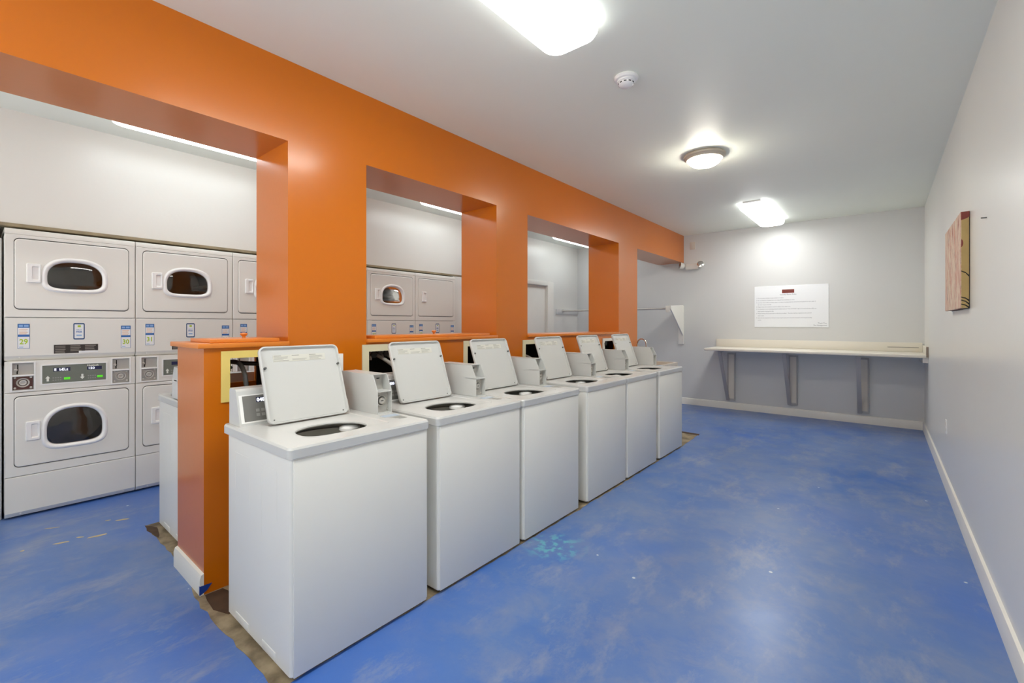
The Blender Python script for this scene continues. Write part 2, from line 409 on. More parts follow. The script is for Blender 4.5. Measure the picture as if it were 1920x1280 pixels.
for a, c_, w in chips:
    a, c_ = Vector(a), Vector(c_); d = (c_-a).normalized(); n = Vector((-d.y, d.x)); pts = []
    K = 12
    for k in range(K):
        t = 2*PI*k/K; r = random.uniform(.75, 1.1)
        pts.append((a+c_)/2+d*((c_-a).length/2*math.cos(t)*r)+n*(w*math.sin(t)*r))
    b = MB(); b.strip([[(p.x, p.y, 0) for p in pts], [(p.x, p.y, .0012) for p in pts]], False, True)
    b.build('paint_chip', M['chip'], fl_, smooth=0)

# door in the left wall
d1 = MB().box(LX-.07, LX-.03, 6.012, 6.946, .008, 2.12, .003).build('door_1', M['trim']); struct(d1)
k = MB(); k.lathe([(.012, 0), (.012, .03), (.026, .04), (.03, .055), (.024, .07), (.005, .074)], (LX-.03, 6.08, .98), 'x', 20); k.build('door_knob', M['steel'], d1)
b = MB()
for y0, y1 in ((5.92, 6.012), (6.946, 7.04)):
    b.box(LX, LX+.024, 5.81 if y0 < 6.5 else 6.955, 7.15 if y0 > 6.5 else 6.003, 0, 2.20, .004)
b.box(LX, LX+.022, 5.82, 7.14, 2.127, 2.205, .004)
b.box(LX-.12, LX, 6.0, 6.012, 0, 2.13); b.box(LX-.12, LX, 6.946, 6.958, 0, 2.13); b.box(LX-.12, LX, 6.0, 6.958, 2.12, 2.13)
struct(b.build('trim_5', M['trim']))
struct(MB().box(LX-.25, LX-.13, 5.9, 7.1, 0, 2.3).build('wall_behind_door', M['wall']))

# ------------------------------------------------------------------ ceiling fixtures
def wrap_light(x0, x1, y0, y1, mt, label, group='fluorescent wraparound ceiling lights'):
    cx, cy = (x0+x1)/2, (y0+y1)/2; w, h = (x1-x0)/2, (y1-y0)/2
    t = empty('ceiling_light', (cx, cy, CZ-.085), label, 'ceiling light', group)
    MB().box(x0+.06, x1-.06, y0-.012, y1+.012, CZ-.02, CZ, .004).build('housing', M['plastic'], t)
    def lp(ww, hh, r, z): return [(cx+p[0], cy+p[1], z) for p in rrect(ww, hh, r, k=6)]
    b = MB(); b.strip([lp(w-.002, h-.002, .085, CZ-.014), lp(w, h, .085, CZ-.034), lp(w, h, .085, CZ-.055), lp(w-.012, h-.01, .08, CZ-.074), lp(w-.04, h-.035, .055, CZ-.085)], False, True)
    d = b.build('diffuser', mt, t)
    d.data.materials.append(M['lamp_side'])      # the sides of the lens glow less than its face
    for p in d.data.polygons:
        if p.normal.z > -.75: p.material_index = 1
    return t
wrap_light(-1.437, -1.113, .80, 2.095, M['lamp_neutral'], 'long white fluorescent ceiling light nearest the viewer, cut off by top of photo')
wrap_light(-1.44, -1.113, 6.30, 7.72, M['lamp_cool'], 'cool white fluorescent ceiling light in front of the grey back wall')
wrap_light(-1.437, -1.113, -1.75, -.45, M['lamp_neutral'], 'fluorescent ceiling light over the aisle behind the viewer')  # added lamp out of view, fills the near aisle with light
wrap_light(-4.42, -4.10, .66, 2.05, M['lamp_aisle'], 'fluorescent ceiling light above first two dryer stacks, seen through large opening')
wrap_light(-4.42, -4.10, 3.52, 4.92, M['lamp_aisle'], 'fluorescent ceiling light seen through the middle square opening of orange wall')
wrap_light(-4.42, -4.10, 6.40, 7.72, M['lamp_aisle'], 'fluorescent ceiling light seen through farthest square opening, near the white door')
wrap_light(-4.42, -4.10, -1.9, -.6, M['lamp_aisle'], 'fluorescent ceiling light over the dryer aisle behind the viewer')  # another added fill lamp out of view, on the dryer side

t = empty('dome_light', (-1.264, 4.313, CZ-.115), 'round warm glowing dome ceiling light with beige rim', 'ceiling light')
b = MB(); b.lathe([(.10, 0), (.170, 0), (.182, -.012), (.178, -.026), (.160, -.038), (.155, -.048), (.138, -.050)], (-1.264, 4.313, CZ), n=48, cap0=True, cap1=False); b.build('rim', M['fitting'], t)
b = MB(); b.lathe([(.140, -.044), (.138, -.056), (.125, -.078), (.098, -.096), (.056, -.107), (.01, -.11)], (-1.264, 4.313, CZ), n=48, cap0=False, cap1=True); b.build('dome', M['lamp_warm'], t)

t = empty('smoke_detector', (-1.25, 2.647, CZ-.06), 'small round white smoke detector on ceiling', 'smoke detector')
b = MB(); b.lathe([(.04, 0), (.072, 0), (.076, -.008), (.068, -.02), (.055, -.022), (.055, -.03), (.048, -.034)], (-1.25, 2.647, CZ), n=40); b.build('base', M['plastic'], t)
b = MB(); b.lathe([(.046, -.034), (.047, -.046), (.036, -.056), (.01, -.062)], (-1.25, 2.647, CZ), n=40); b.build('sensor', M['plastic'], t)
b = MB()
for k in range(10):
    a = 2*PI*k/10; MM = Matrix.Translation((-1.25, 2.647, CZ-.042)) @ Matrix.Rotation(a, 4, 'Z')
    b.box(.0462, .0485, -.008, .008, -.003, .003, M=MM)
b.build('vent_slots', M['dark'], t, smooth=0)

# ------------------------------------------------------------------ stacked dryers
XF = -4.81; DY = .7275
def door_ring(parent, xf, y0, y1, z0, z1, windowed, wy0=None, wy1=None, wz0=None, wz1=None, hy=None, hz=None):
    cy, cz = (y0+y1)/2, (z0+z1)/2
    rect = rrect((y1-y0)/2, (z1-z0)/2, .028, cy, cz)
    rect_in = rrect((y1-y0)/2-.006, (z1-z0)/2-.006, .024, cy, cz)
    if windowed:
        c = ((wy0+wy1)/2, wz0+(wz1-wz0)*.42); a = (wy1-wy0)/2
        ov = lambda g: superoval(a-g, (wz1-c[1])-g, (c[1]-wz0)-g, 2.45, 4.0, c[0], c[1])
        A = angset([rect, rect_in], c, 96)
        P = lambda poly, x: [(x, q[0], q[1]) for q in polar(poly, c, A)]
        b = MB(); b.strip([P(rect, xf-.008), P(rect, xf+.002), P(rect_in, xf+.005), P(ov(.012), xf+.005), P(ov(.02), xf-.02)])
        d = b.build('door', M['enamel_side'], parent, smooth=8)
        b = MB(); b.strip([P(ov(-.002), xf+.0045), P(ov(.002), xf+.012), P(ov(.008), xf+.018), P(ov(.016), xf+.019), P(ov(.024), xf+.013), P(ov(.029), xf+.0), P(ov(.031), xf-.018)])
        b.build('window_frame', M['plastic'], d, smooth=60)
        b = MB(); b.strip([P(ov(.029), xf-.004), P(ov(.06), xf+.002), P(ov(.10), xf+.004)], False, True)
        b.build('window_glass', M['glass'], d, smooth=60)
        # drum seen behind the glass
        R = .27; n = 40; cc = (0, (y0+y1)/2+.0, c[1]+.01)
        b = MB(); b.lathe([(.25, xf-.06), (.262, xf-.10), (.262, xf-.62), (.02, xf-.66)], (0, (y0+y1)/2, cz), 'x', 40, False, True)
        for k in range(3):
            a_ = 2*PI*k/3+.5; MM = Matrix.Translation((xf-.36, (y0+y1)/2, cz)) @ Matrix.Rotation(a_, 4, 'X')
            b.box(-.24, .24, -.018, .018, .20, .262, .008, M=MM)
        b.build('drum', M['steel_dark'], parent, smooth=40)
        b = MB(); b.lathe([(.249, xf-.03), (.249, xf-.062), (.285, xf-.062)], (0, (y0+y1)/2, cz), 'x', 40, False, False); b.build('drum_mouth', M['ring_dark'], parent)
    else:
        c = (cy, cz); A = angset([rect, rect_in], c, 60); P = lambda poly, x: [(x, q[0], q[1]) for q in polar(poly, c, A)]
        b = MB(); b.strip([P(rect, xf-.008), P(rect, xf+.002), P(rect_in, xf+.005)], False, True)
        d = b.build('door', M['enamel_side'], parent, smooth=8)
    hc = (hy, hz); w, h = .037, .070
    outer, top = rrect(w, h, .008, *hc), rrect(w-.004, h-.004, .007, *hc)
    inn = rrect(.020, h-.018, .008, hy+.010, hz); inn2 = rrect(.015, h-.026, .006, hy+.008, hz)
    c2 = (hy+.010, hz); A2 = angset([outer, top, inn], c2, 36); P2 = lambda poly, x: [(x, q[0], q[1]) for q in polar(poly, c2, A2)]
    b = MB(); b.strip([P2(outer, xf+.004), P2(outer, xf+.012), P2(top, xf+.018), P2(inn, xf+.018), P2(inn2, xf+.0065)], False, True)
    b.build('door_handle', M['plastic'], d, smooth=40)
    return d

def coin_unit(b_plate_mat, parent, y0, y1, z0, z1, maroon=False):
    """coin slide and lock panel inside a recess"""
    xr = XF-.022; zc = z0+(z1-z0)*.53
    pl = MB().box(xr-.004, xr, y0, y1, z0, z1).build('coin_recess', M['coin_recess'], parent)
    MB().box(xr, XF+.002, y0, y1, zc-.006, zc+.006, .002).build('divider', M['plastic'], pl)
    yc, zl = (y0+y1)/2, (z0+zc)/2
    p2 = MB().box(xr, xr+.006, y0+.004, y1-.004, z0+.004, zc-.008, .002).build('lock_plate', M['maroon'] if maroon else M['coin_plate'], pl)
    b = MB(); b.lathe([(.034, 0), (.034, .006), (.030, .010), (.026, .008), (.024, .004)], (xr+.005, yc, zl), 'x', 32, True, False)
    b.lathe([(.020, .0), (.020, .010), (.016, .013), (.010, .012), (.009, .006)], (xr+.005, yc, zl), 'x', 28, True, True)
    b.build('lock', M['steel'], pl)
    for sy in (-1, 1):
        for sz in (-1, 1): MB().lathe([(.007, 0), (.007, .003), (.003, .005)], (xr+.006, yc+sy*(y1-y0)*.37, zl+sz*(zc-z0)*.36), 'x', 12).build('screw', M['steel'], pl)
    b = MB(); b.box(xr, xr+.003, y0+.025, y0+.031, zc+.03, z1-.012); b.box(xr, xr+.004, y0+.022, y0+.029, zc+.012, zc+.032)
    b.build('coin_slot', M['dark'], pl, smooth=0)
    b = MB(); b.lathe([(.010, 0), (.010, .004), (.006, .006)], (xr, y0+.018, zc+.042), 'x', 14); b.build('coin_button', M['steel'], pl)

def sticker(parent, y0, y1, z0, z1, num):
    x = XF+.0005; s = MB().box(x, x+.0012, y0, y1, z0, z1).build('price_sticker', M['paper'], parent, smooth=0)
    H = z1-z0; b = MB(); e = x+.0016
    b.box(x+.001, e, y0, y1, z1-.16*H, z1); b.box(x+.001, e, y0, y1, z0+.48*H, z0+.57*H)
    b.box(x+.001, e, y0, y0+.0018, z0, z1); b.box(x+.001, e, y1-.0018, y1, z0, z1); b.box(x+.001, e, y0, y1, z0, z0+.0018)
    b.build('sticker_border', M['blue_print'], s, smooth=0)
    b = MB(); b.box(e, e+.0003, y0+.006, y0+.026, z1-.12*H, z1-.04*H); b.box(e, e+.0003, y0+.031, y1-.006, z1-.12*H, z1-.04*H)
    b.build('sticker_heading', M['blue_light'], s, smooth=0)
    b = MB()
    for i in range(4): b.box(x+.001, x+.0015, y0+.008, y1-.010-.006*(i % 2), z1-(.235+.06*i)*H, z1-(.215+.06*i)*H)
    b.build('sticker_lines', M['orange_print'], s, smooth=0)
    b = MB(); b.box(x+.001, x+.0015, y0+.007, y0+.028, z0+.05*H, z0+.075*H); b.build('sticker_small_print', M['blue_light'], s, smooth=0)
    text('sticker_number', str(num), .052, (x+.0014, (y0+y1)/2, z0+.185*H), '+X', M['lime'], s, 'CENTER', .0003, xs=.82, bold=.0012)
    return s

def dryer_stack(y0, nums, label, first=False, solid_top=False):
    t = empty('stacked_dryer', (XF, y0+DY/2, 0), label, 'dryer', 'double stacked coin dryers')
    Y = lambda v: y0+v
    g = .0025; ya, yb = y0+g, y0+DY-g
    # carcass: open fronted box
    b = MB(); x0 = XF-1.0
    b.box(x0, XF-.03, ya, ya+.012, .02, 2.06); b.box(x0, XF-.03, yb-.012, yb, .02, 2.06); b.box(x0, x0+.012, ya, yb, .02, 2.06)
    b.box(x0, XF-.03, ya, yb, 1.10, 1.14); b.box(x0, XF-.03, ya, yb, .02, .04)
    b.prism([(x0, 2.04), (x0, 2.088), (XF-.02, 2.092), (XF-.006, 2.086), (XF, 2.07), (XF, 2.052), (XF-.03, 2.04)], lambda p, q: (p[0], q, p[1]), ya, yb)
    b.build('cabinet', M['enamel_side'], t, smooth=25)
    b = MB(); b.box(XF-.26, XF-.12, y0+.16, y0+.42, 2.088, 2.106, .003); b.build('top_bracket', M['raw_wood'], t)
    # kick panel
    b = MB(); b.prism([(XF-.03, .30), (XF-.002, .30), (XF, .296), (XF, .045), (XF-.022, .014), (XF-.04, .014)], lambda p, q: (p[0], q, p[1]), ya, yb)
    for yy in (.08, .65): b.lathe([(.006, 0), (.005, .003)], (XF-.008, y0+yy, .032), 'x', 10)
    b.build('kick_panel', M['enamel_side'], t, smooth=25)
    MB().box(XF-.9, XF-.06, ya+.02, yb-.02, 0.0, .02).build('base', M['dark'], t)
    # front frames around the doors
    for (z0, z1, dz0, dz1) in ((.303, .906, .369-.0, .878), (1.452, 2.05, 1.51, 2.022)):
        c = (Y(.366), (dz0+dz1)/2)
        outer = [(ya, z0), (yb, z0), (yb, z1), (ya, z1)]; oin = [(ya+.004, z0+.004), (yb-.004, z0+.004), (yb-.004, z1-.004), (ya+.004, z1-.004)]
        cut = rrect(.3195, (dz1-dz0)/2+.004, .031, *c)
        A = angset([outer, oin, cut], c, 60); P = lambda poly, x: [(x, q[0], q[1]) for q in polar(poly, c, A)]
        b = MB(); b.strip([P(outer, XF-.03), P(outer, XF-.004), P(oin, XF), P(cut, XF), P(cut, XF-.02)]); b.build('front_panel', M['enamel_side'], t, smooth=8)
        b = MB(); cut2 = rrect(.3195-.06, (dz1-dz0)/2-.04, .03, *c); A = angset([cut, cut2], c, 60)
        b.strip([P(cut, XF-.012), P(cut2, XF-.012)]); b.build('door_seal', M['mark_dark'], t)
    door_ring(t, XF-.001, Y(.050), Y(.682), .372, .875, True, Y(.183), Y(.552), .462, .79, Y(.141), .622)
    door_ring(t, XF-.001, Y(.050), Y(.682), 1.513, 2.019, not solid_top, Y(.185), Y(.553), 1.640, 1.905, Y(.145), 1.775)
    # control fascia with two coin recesses
    cl, cr = (Y(.039), Y(.146), .924, 1.121), (Y(.582), Y(.689), .924, 1.121)
    b = MB(); slab(b, XF-.02, XF-.001, [ya, yb], [.910, 1.134], [cl, cr], YZ)
    fa = b.build('control_fascia', M['enamel_side'], t, smooth=0)
    for h in (cl, cr):   # thin raised frames
        b = MB(); slab(b, XF-.001, XF+.004, [h[0]-.009, h[1]+.009], [h[2]-.008, h[3]+.006], [h], YZ); b.build('coin_frame', M['plastic'], fa, smooth=0)
    coin_unit(None, fa, *cl, maroon=first); coin_unit(None, fa, *cr)
    b = MB(); slab(b, XF-.001, XF+.004, [Y(.180), Y(.551)], [.951, 1.101], [(Y(.188), Y(.543), .959, 1.093)], YZ); b.build('panel_bezel', M['plastic'], fa, smooth=0)
    x = XF; cp = MB().box(x-.002, x+.001, Y(.188), Y(.543), .959, 1.093).build('control_panel', M['panel_green'], t, smooth=0)
    MB().box(x, x+.0016, Y(.246), Y(.338), 1.045, 1.073).build('display', M['display'], cp, smooth=0)
    MB().box(x, x+.0016, Y(.432), Y(.518), 1.045, 1.071).build('display', M['display'], cp, smooth=0)
    if first:
        text('display_text', 'E', .026, (x+.0018, Y(.250), 1.0505), '+X', M['led'], cp, bold=.0004)
        text('display_text', 'bELt', .026, (x+.0018, Y(.278), 1.0505), '+X', M['led'], cp, bold=.0004)
    text('display_text', '150', .026, (x+.0018, Y(.437), 1.049), '+X', M['led'], cp, bold=.0004)
    text('brand_text', 'Huebsch', .019, (x+.0014, Y(.432), 1.0735), '+X', M['mark_white'], cp, bold=.0006)
    for yy, sg in ((.217, 1), (.405, -1)):
        zc = .995; b = MB(); pts = [(-.006, -.020), (.006, -.020), (.006, .002), (.013, .002), (0, .020), (-.013, .002), (-.006, .002)]
        pts = [(p[0], p[1]*sg) for p in pts]; b.prism(pts, lambda p, q: (q, Y(yy)+p[0], zc+p[1]), x+.0008, x+.0018); b.build('arrow', M['mark_white'], cp, smooth=0)
    for yy in (.303, .490): MB().box(x, x+.002, Y(yy), Y(yy+.034), .980, .997, .001).build('button', M['led_green'], cp)
    b = MB()
    for q0 in (.242, .436):
        b = MB()
        for i in range(4):
            for j in range(2): b.box(x, x+.0016, Y(q0+i*.013), Y(q0+i*.013+.008), .976+j*.018, .984+j*.018)
        b.build('keypad', M['mark_grey'], cp, smooth=0)
    # upper sticker panel with a slanted lip
    b = MB(); b.prism([(XF-.03, 1.448), (XF-.002, 1.448), (XF, 1.445), (XF, 1.172), (XF-.024, 1.140), (XF-.06, 1.140)], lambda p, q: (p[0], q, p[1]), ya, yb)
    b.lathe([(.005, 0), (.004, .002)], (XF-.010, Y(.075), 1.156), 'x', 10); b.build('sticker_panel', M['enamel_side'], t, smooth=20)
    sp = t
    sticker(sp, Y(.065), Y(.125), 1.224, 1.404, nums[0]); sticker(sp, Y(.635), Y(.696), 1.207, 1.390, nums[1])
    # phone shaped sticker
    cy_, cz_ = Y(.3865), 1.347; po, pi = rrect(.032, .064, .010, cy_, cz_), rrect(.026, .054, .003, cy_, cz_)
    A = angset([po, pi], (cy_, cz_), 40); P = lambda poly, x_: [(x_, q[0], q[1]) for q in polar(poly, (cy_, cz_), A)]
    b = MB(); b.strip([P(po, XF), P(po, XF+.0014), P(pi, XF+.0014)]); ph = b.build('phone_sticker', M['navy'], sp, smooth=0)
    MB().box(XF, XF+.0009, cy_-.027, cy_+.027, cz_-.055, cz_+.055).build('sticker_paper', M['paper'], ph, smooth=0)
    b = MB(); b.box(XF+.0008, XF+.0013, cy_-.008, cy_+.010, cz_+.032, cz_+.046); b.build('sticker_logo', M['lime'], ph, smooth=0); b = MB(); b.box(XF+.0008, XF+.0013, cy_-.015, cy_+.015, cz_-.036, cz_-.026); b.build('sticker_lines', M['blue_light'], ph, smooth=0)
    text('sticker_text', 'FIRST', .013, (XF+.001, cy_, cz_+.006), '+X', M['blue_print'], ph, 'CENTER'); text('sticker_text', 'FREE', .016, (XF+.001, cy_, cz_-.010), '+X', M['blue_print'], ph, 'CENTER', bold=.0005)
    wl_ = MB().box(XF, XF+.0012, Y(.249), Y(.496), 1.180, 1.246).build('warning_label', M['warn'], sp, smooth=0)
    b = MB()
    for i in range(5):
        for s_ in range(3):
            if (i, s_) in ((4, 1), (4, 2)): continue
            w_ = random.uniform(.05, .066); b.box(XF+.001, XF+.0018, Y(.256+s_*.082), Y(.256+s_*.082+w_), 1.238-i*.0125-.006, 1.238-i*.0125)
    b.build('label_lines', M['warn_text'], wl_, smooth=0)
    MB().box(XF+.001, XF+.002, Y(.385), Y(.496), 1.180, 1.195).build('label_foot', M['paper'], wl_, smooth=0)
    return t
sl = ['leftmost double stacked white dryer with stickers numbered 29 and 30', 'second double stacked white dryer from left with a sticker numbered 31',
      'third double stacked white dryer from left, partly hidden by first orange column', 'fourth double stacked white dryer from left, hidden behind first orange column',
      'double stacked dryer with dark window at left in the middle square opening', 'last double stacked dryer at right end, its upper door without a window']
for i in range(6):
    dryer_stack(.1625+i*DY, (29+2*i, 30+2*i), sl[i], first=(i == 0), solid_top=(i == 5))

# ------------------------------------------------------------------ washers
WW = .685
def washer():
    """built at world origin: front face at x=0 facing +X, y from 0 to WW"""
    t = empty('washing_machine', (0, 0, 0))
    b = MB(); cr_ = lambda g, z: [(q[0], q[1], z) for q in rrect(.3275-g, WW/2-g, .012, -.3275, WW/2, 5)]
    b.strip([cr_(.008, .012), cr_(0, .022), cr_(0, .8745), cr_(.004, .8745), cr_(.004, .80)], True, False)   # open at the top
    for xa, xb in ((-.565, -.395), (-.270, -.119)):      # stamped reinforcements of the side sheets
        for ys in (0, WW):
            s_ = -1 if ys == 0 else 1
            b.box(xa-.001, xa+.002, ys-.0006, ys+.0006, .50, .80); b.box(xb-.002, xb+.001, ys-.0006, ys+.0006, .60, .80)
            b.box(xa, xb, ys-.0008, ys+.0008, .799, .803)
            b.box(xa+.01, xb-.01, ys-.0025, ys+.0025, .024, .062, .0024)
    b.build('cabinet', M['enamel_side'], t)
    b = MB(); b.box(-.004, .0035, .012, WW-.012, .014, .866, .003); b.build('front_panel', M['enamel_side'], t)
    b = MB(); b.box(-.60, -.04, .03, WW-.03, 0, .014); b.build('base', M['dark'], t)
    # deck with recess and opening
    c = (-.215, .288)
    ex0, ex1, ey0, ey1 = -.700, .008, -.008, WW+.008
    o3 = rrect((ex1-ex0)/2, (ey1-ey0)/2, .022, (ex0+ex1)/2, (ey0+ey1)/2); o2 = rrect((ex1-ex0)/2-.005, (ey1-ey0)/2-.005, .020, (ex0+ex1)/2, (ey0+ey1)/2)
    r1 = rrect(.205, .212, .035, -.290, .318); r2 = rrect(.199, .206, .032, -.290, .318)
    def hole(g): return [(-.215+q[1], .288+q[0]) for q in superoval(.158-g, .105-g, .135-g, 3.0, 2.1)]
    A = angset([o3, r1, r2], c, 96); P = lambda poly, z: [(q[0], q[1], z) for q in polar(poly, c, A)]
    b = MB(); b.strip([P(o2, .872), P(o3, .874), P(o3, .908), P(o2, .9165), P(r1, .918), P(r2, .914), P(hole(-.006), .914), P(hole(0), .912), P(hole(.002), .906), P(hole(-.004), .900), P(hole(-.03), .897)])
    b.build('deck', M['enamel'], t, smooth=28)
    # tub below the opening
    tc_ = (-.27, .32)
    b = MB(); b.lathe([(.2225, .855), (.232, .857), (.236, .862), (.238, .872), (.250, .874), (.258, .866)], (tc_[0], tc_[1], 0), n=48, cap0=False, cap1=False); b.build('tub_ring', M['coin_plate'], t)
    b = MB(); b.lathe([(.262, .896), (.264, .82), (.247, .815)], (tc_[0], tc_[1], 0), n=48, cap0=False, cap1=False); b.build('outer_tub', M['ring_dark'], t)
    b = MB(); b.lathe([(.222, .853), (.222, .50), (.205, .42), (.02, .41)], (tc_[0], tc_[1], 0), n=40, cap0=False, cap1=True); b.build('tub', M['tub'], t)
    b = MB(); b.lathe([(.10, .42), (.07, .47), (.052, .60), (.05, .78), (.044, .815), (.015, .825)], (tc_[0], tc_[1], 0), n=24)
    for k in range(4):
        MM = Matrix.Translation((tc_[0], tc_[1], 0)) @ Matrix.Rotation(PI/2*k+.4, 4, 'Z'); b.box(.03, .15, -.008, .008, .42, .52, .006, M=MM)
    b.build('agitator', M['plastic'], t)
    b = MB(); b.lathe([(.006, -.012), (.040, -.004), (.052, .010), (.050, .022), (.038, .030), (.008, .034)], (-.325, .445, .856), n=28); b.build('dispenser_cup', M['plastic'], t)
    # rear console
    prof = [(-.545, .917), (-.592, 1.062), (-.596, 1.078), (-.606, 1.088), (-.665, 1.092), (-.676, 1.086), (-.680, 1.072), (-.682, .917)]
    b = MB(); b.prism(prof, lambda p, q: (p[0], q, p[1]), .014, .520); co = b.build('console', M['enamel'], t, smooth=25)
    d = Vector((-.592+.545, 0, 1.062-.917)); dn = d.normalized(); nn = Vector((dn.z, 0, -dn.x))
    F = lambda u, v, o: Vector((-.545, u, .917))+dn*v+nn*o
    def fp(name, u0, u1, v0, v1, h, mt, par):
        b = MB(); b.strip([[F(u0, v0, 0), F(u1, v0, 0), F(u1, v1, 0), F(u0, v1, 0)], [F(u0, v0, h), F(u1, v0, h), F(u1, v1, h), F(u0, v1, h)]], True, True)
        return b.build(name, mt, par, smooth=0)
    fp('panel_bezel', .022, .516, .012, .148, .002, M['plastic'], co)
    cp = fp('control_panel', .036, .508, .019, .143, .003, M['panel_grey'], co)
    R3 = Matrix(((0, dn.x, nn.x), (1, 0, 0), (0, dn.z, nn.z)))
    fp('display', .096, .205, .108, .132, .0034, M['display'], cp)
    text('display_text', '0400', .024, F(.099, .111, .0038), R3, M['led'], cp, bold=.001)
    for i in range(3):
        for j in range(2): fp('button', .090+i*.024, .106+i*.024, .040+j*.022, .054+j*.022, .0038, M['mark_grey'], cp)
    # coin box with slanted front
    y0, y1 = .592, .682
    side = [(-.665, .916), (-.300, .916), (-.300, 1.040), (-.342, 1.123), (-.350, 1.126), (-.665, 1.129)]
    pl = lambda ya, yb: MB().prism(side, lambda p, q: (p[0], q, p[1]), ya, yb)
    b = pl(y0, y0+.003); b.prism(side, lambda p, q: (p[0], q, p[1]), y1-.003, y1)
    b.box(-.665, -.35, y0, y1, 1.1235, 1.1275); b.box(-.40, -.30, y0, y1, 1.034, 1.040); b.box(-.665, -.30, y0, y1, .9165, .921); b.box(-.665, -.661, y0, y1, .917, 1.127)
    cb = b.build('coin_box', M['enamel'], t, smooth=20)
    b = MB(); b.box(-.385, -.381, y0+.003, y1-.003, 1.04, 1.123); b.build('coin_plate', M['coin_recess'], cb)
    lp_ = MB().box(-.340, -.334, y0+.003, y1-.003, .921, 1.034).build('lock_plate', M['coin_recess'], cb)
    b = MB(); yc = (y0+y1)/2-.004; b.lathe([(.030, 0), (.030, .008), (.026, .011), (.022, .006)], (-.334, yc, .985), 'x', 28, True, False); b.lathe([(.017, 0), (.017, .014), (.008, .015)], (-.334, yc, .985), 'x', 24)
    b.build('lock', M['steel'], cb)
    b = MB(); b.box(-.319, -.3175, yc-.008, yc+.008, .983, .987); b.build('keyhole', M['dark'], cb, smooth=0)
    for sy in (-.033, .036):
        for sz in (.935, 1.022): MB().lathe([(.006, 0), (.004, .004)], (-.334, yc+.004+sy, sz), 'x', 10).build('screw', M['steel'], cb)
    b = MB(); b.box(-.381, -.378, yc-.016, yc-.011, 1.065, 1.112); b.box(-.381, -.379, yc+.006, yc+.024, 1.098, 1.104); b.build('coin_slot', M['dark'], cb, smooth=0)
    # washer instructions printed on the deck
    b = MB(); b.box(-.255, -.205, .575, .665, .9178, .9186); dl = b.build('deck_label', M['deck_label'], t, smooth=0)
    b = MB()
    for i in range(3): b.box(-.185+i*.022, -.173+i*.022, .590+.01*i, .655, .9178, .9184)
    b.build('label_lines', M['mark_grey'], dl, smooth=0)
    # opened lid, its own origin at the hinge
    hx, hz = -.462, .917
    W2, H2 = .206, .194; cy = .314; cz = hz+.003+H2
    L = lambda poly, x: [(x, q[0], q[1]) for q in poly]
    rr_ = lambda g, r: rrect(W2-g, H2-g, r, cy, cz, 6)
    b = MB(); b.strip([L(rr_(.004, .026), hx-.014), L(rr_(0, .03), hx-.010), L(rr_(0, .03), hx+.008), L(rr_(.002, .028), hx+.010), L(rr_(.007, .024), hx+.010), L(rr_(.011, .02), hx-.004)], True, True)
    ld = b.build('lid', M['enamel'], t, smooth=45)
    for yy in (cy-W2+.020, cy+W2-.012): MB().lathe([(.0058, 0), (.0058, .012), (.003, .0145)], (hx-.004, yy, cz+.085), 'x', 14).build('lid_bumper', M['mark_dark'], ld)
    for yy, zz in ((cy-W2+.030, cz-H2+.022), (cy+W2-.026, cz-H2+.020)): MB().lathe([(.0035, 0), (.003, .003)], (hx-.004, yy, zz), 'x', 10).build('screw', M['mark_dark'], ld)
    b = MB(); b.box(hx-.004, hx-.0035+.0005, cy-.140, cy+.130, cz+.115, cz+.150); st = b.build('lid_label', M['lid_label'], ld, smooth=0)
    b = MB()
    for s_ in range(3):
        for i in range(5):
            if i == 0: b.box(hx-.003, hx-.0026, cy-.136+s_*.090, cy-.100+s_*.090, cz+.144, cz+.1475)
            elif s_ != 1 or i > 2: b.box(hx-.003, hx-.0026, cy-.136+s_*.090, cy-.136+s_*.090+random.uniform(.045, .078), cz+.144-i*.0062, cz+.146-i*.0062)
    b.build('lid_label_text', M['mark_grey'], ld, smooth=0)
    b = MB(); b.box(hx+.002, hx+.008, cy+W2-.004, cy+W2+.003, cz-H2+.005, cz-H2+.075, .001); b.build('hinge_arm', M['steel'], ld)
    for k in [ld]: 
        shift_origin(k, (hx, cy, hz))
        for ch in k.children: shift_child(ch, (hx, cy, hz))
    ld.rotation_euler = (0, math.radians(-19.5), 0)
    return t
def shift_child(ch, p):
    # children were built in the parent's old frame (origin 0); re-express them relative to the hinge
    ch.data.transform(Matrix.Translation(-Vector(p)))
proto = washer()
wy = [.797, 1.549, 2.262, 3.068, 3.775, 4.530]
wl = ['nearest white top-loading coin washer with open lid and grey control panel showing', 'second white top-loading coin washer from the viewer, lid open',
      'third white top-loading coin washer from the viewer, lid open', 'fourth white top-loading coin washer from the viewer, lid open',
      'fifth white top-loading coin washer from the viewer, between fourth and last washers', 'farthest white top-loading coin washer at the end of the row, lid open']
for i in range(6):
    o = proto if i == 0 else copy_tree(proto)
    o.location = (-1.775, wy[i], .0014)
    if i == 1: o.rotation_euler.z = 0
    tag(o, wl[i], 'washing machine', 'white top-loading washers in front of the orange wall')
    if i in (0, 5): pass
o = copy_tree(proto); o.rotation_euler = (0, 0, PI); o.location = (-3.885, .847+WW, .0014)
tag(o, 'white top-loading washer on the dryer side, half hidden behind the orange wall end', 'washing machine')
l2 = [c for c in o.children if c.name.startswith('lid')][0]; l2.rotation_euler = (0, math.radians(90), 0); l2.location.z += .012

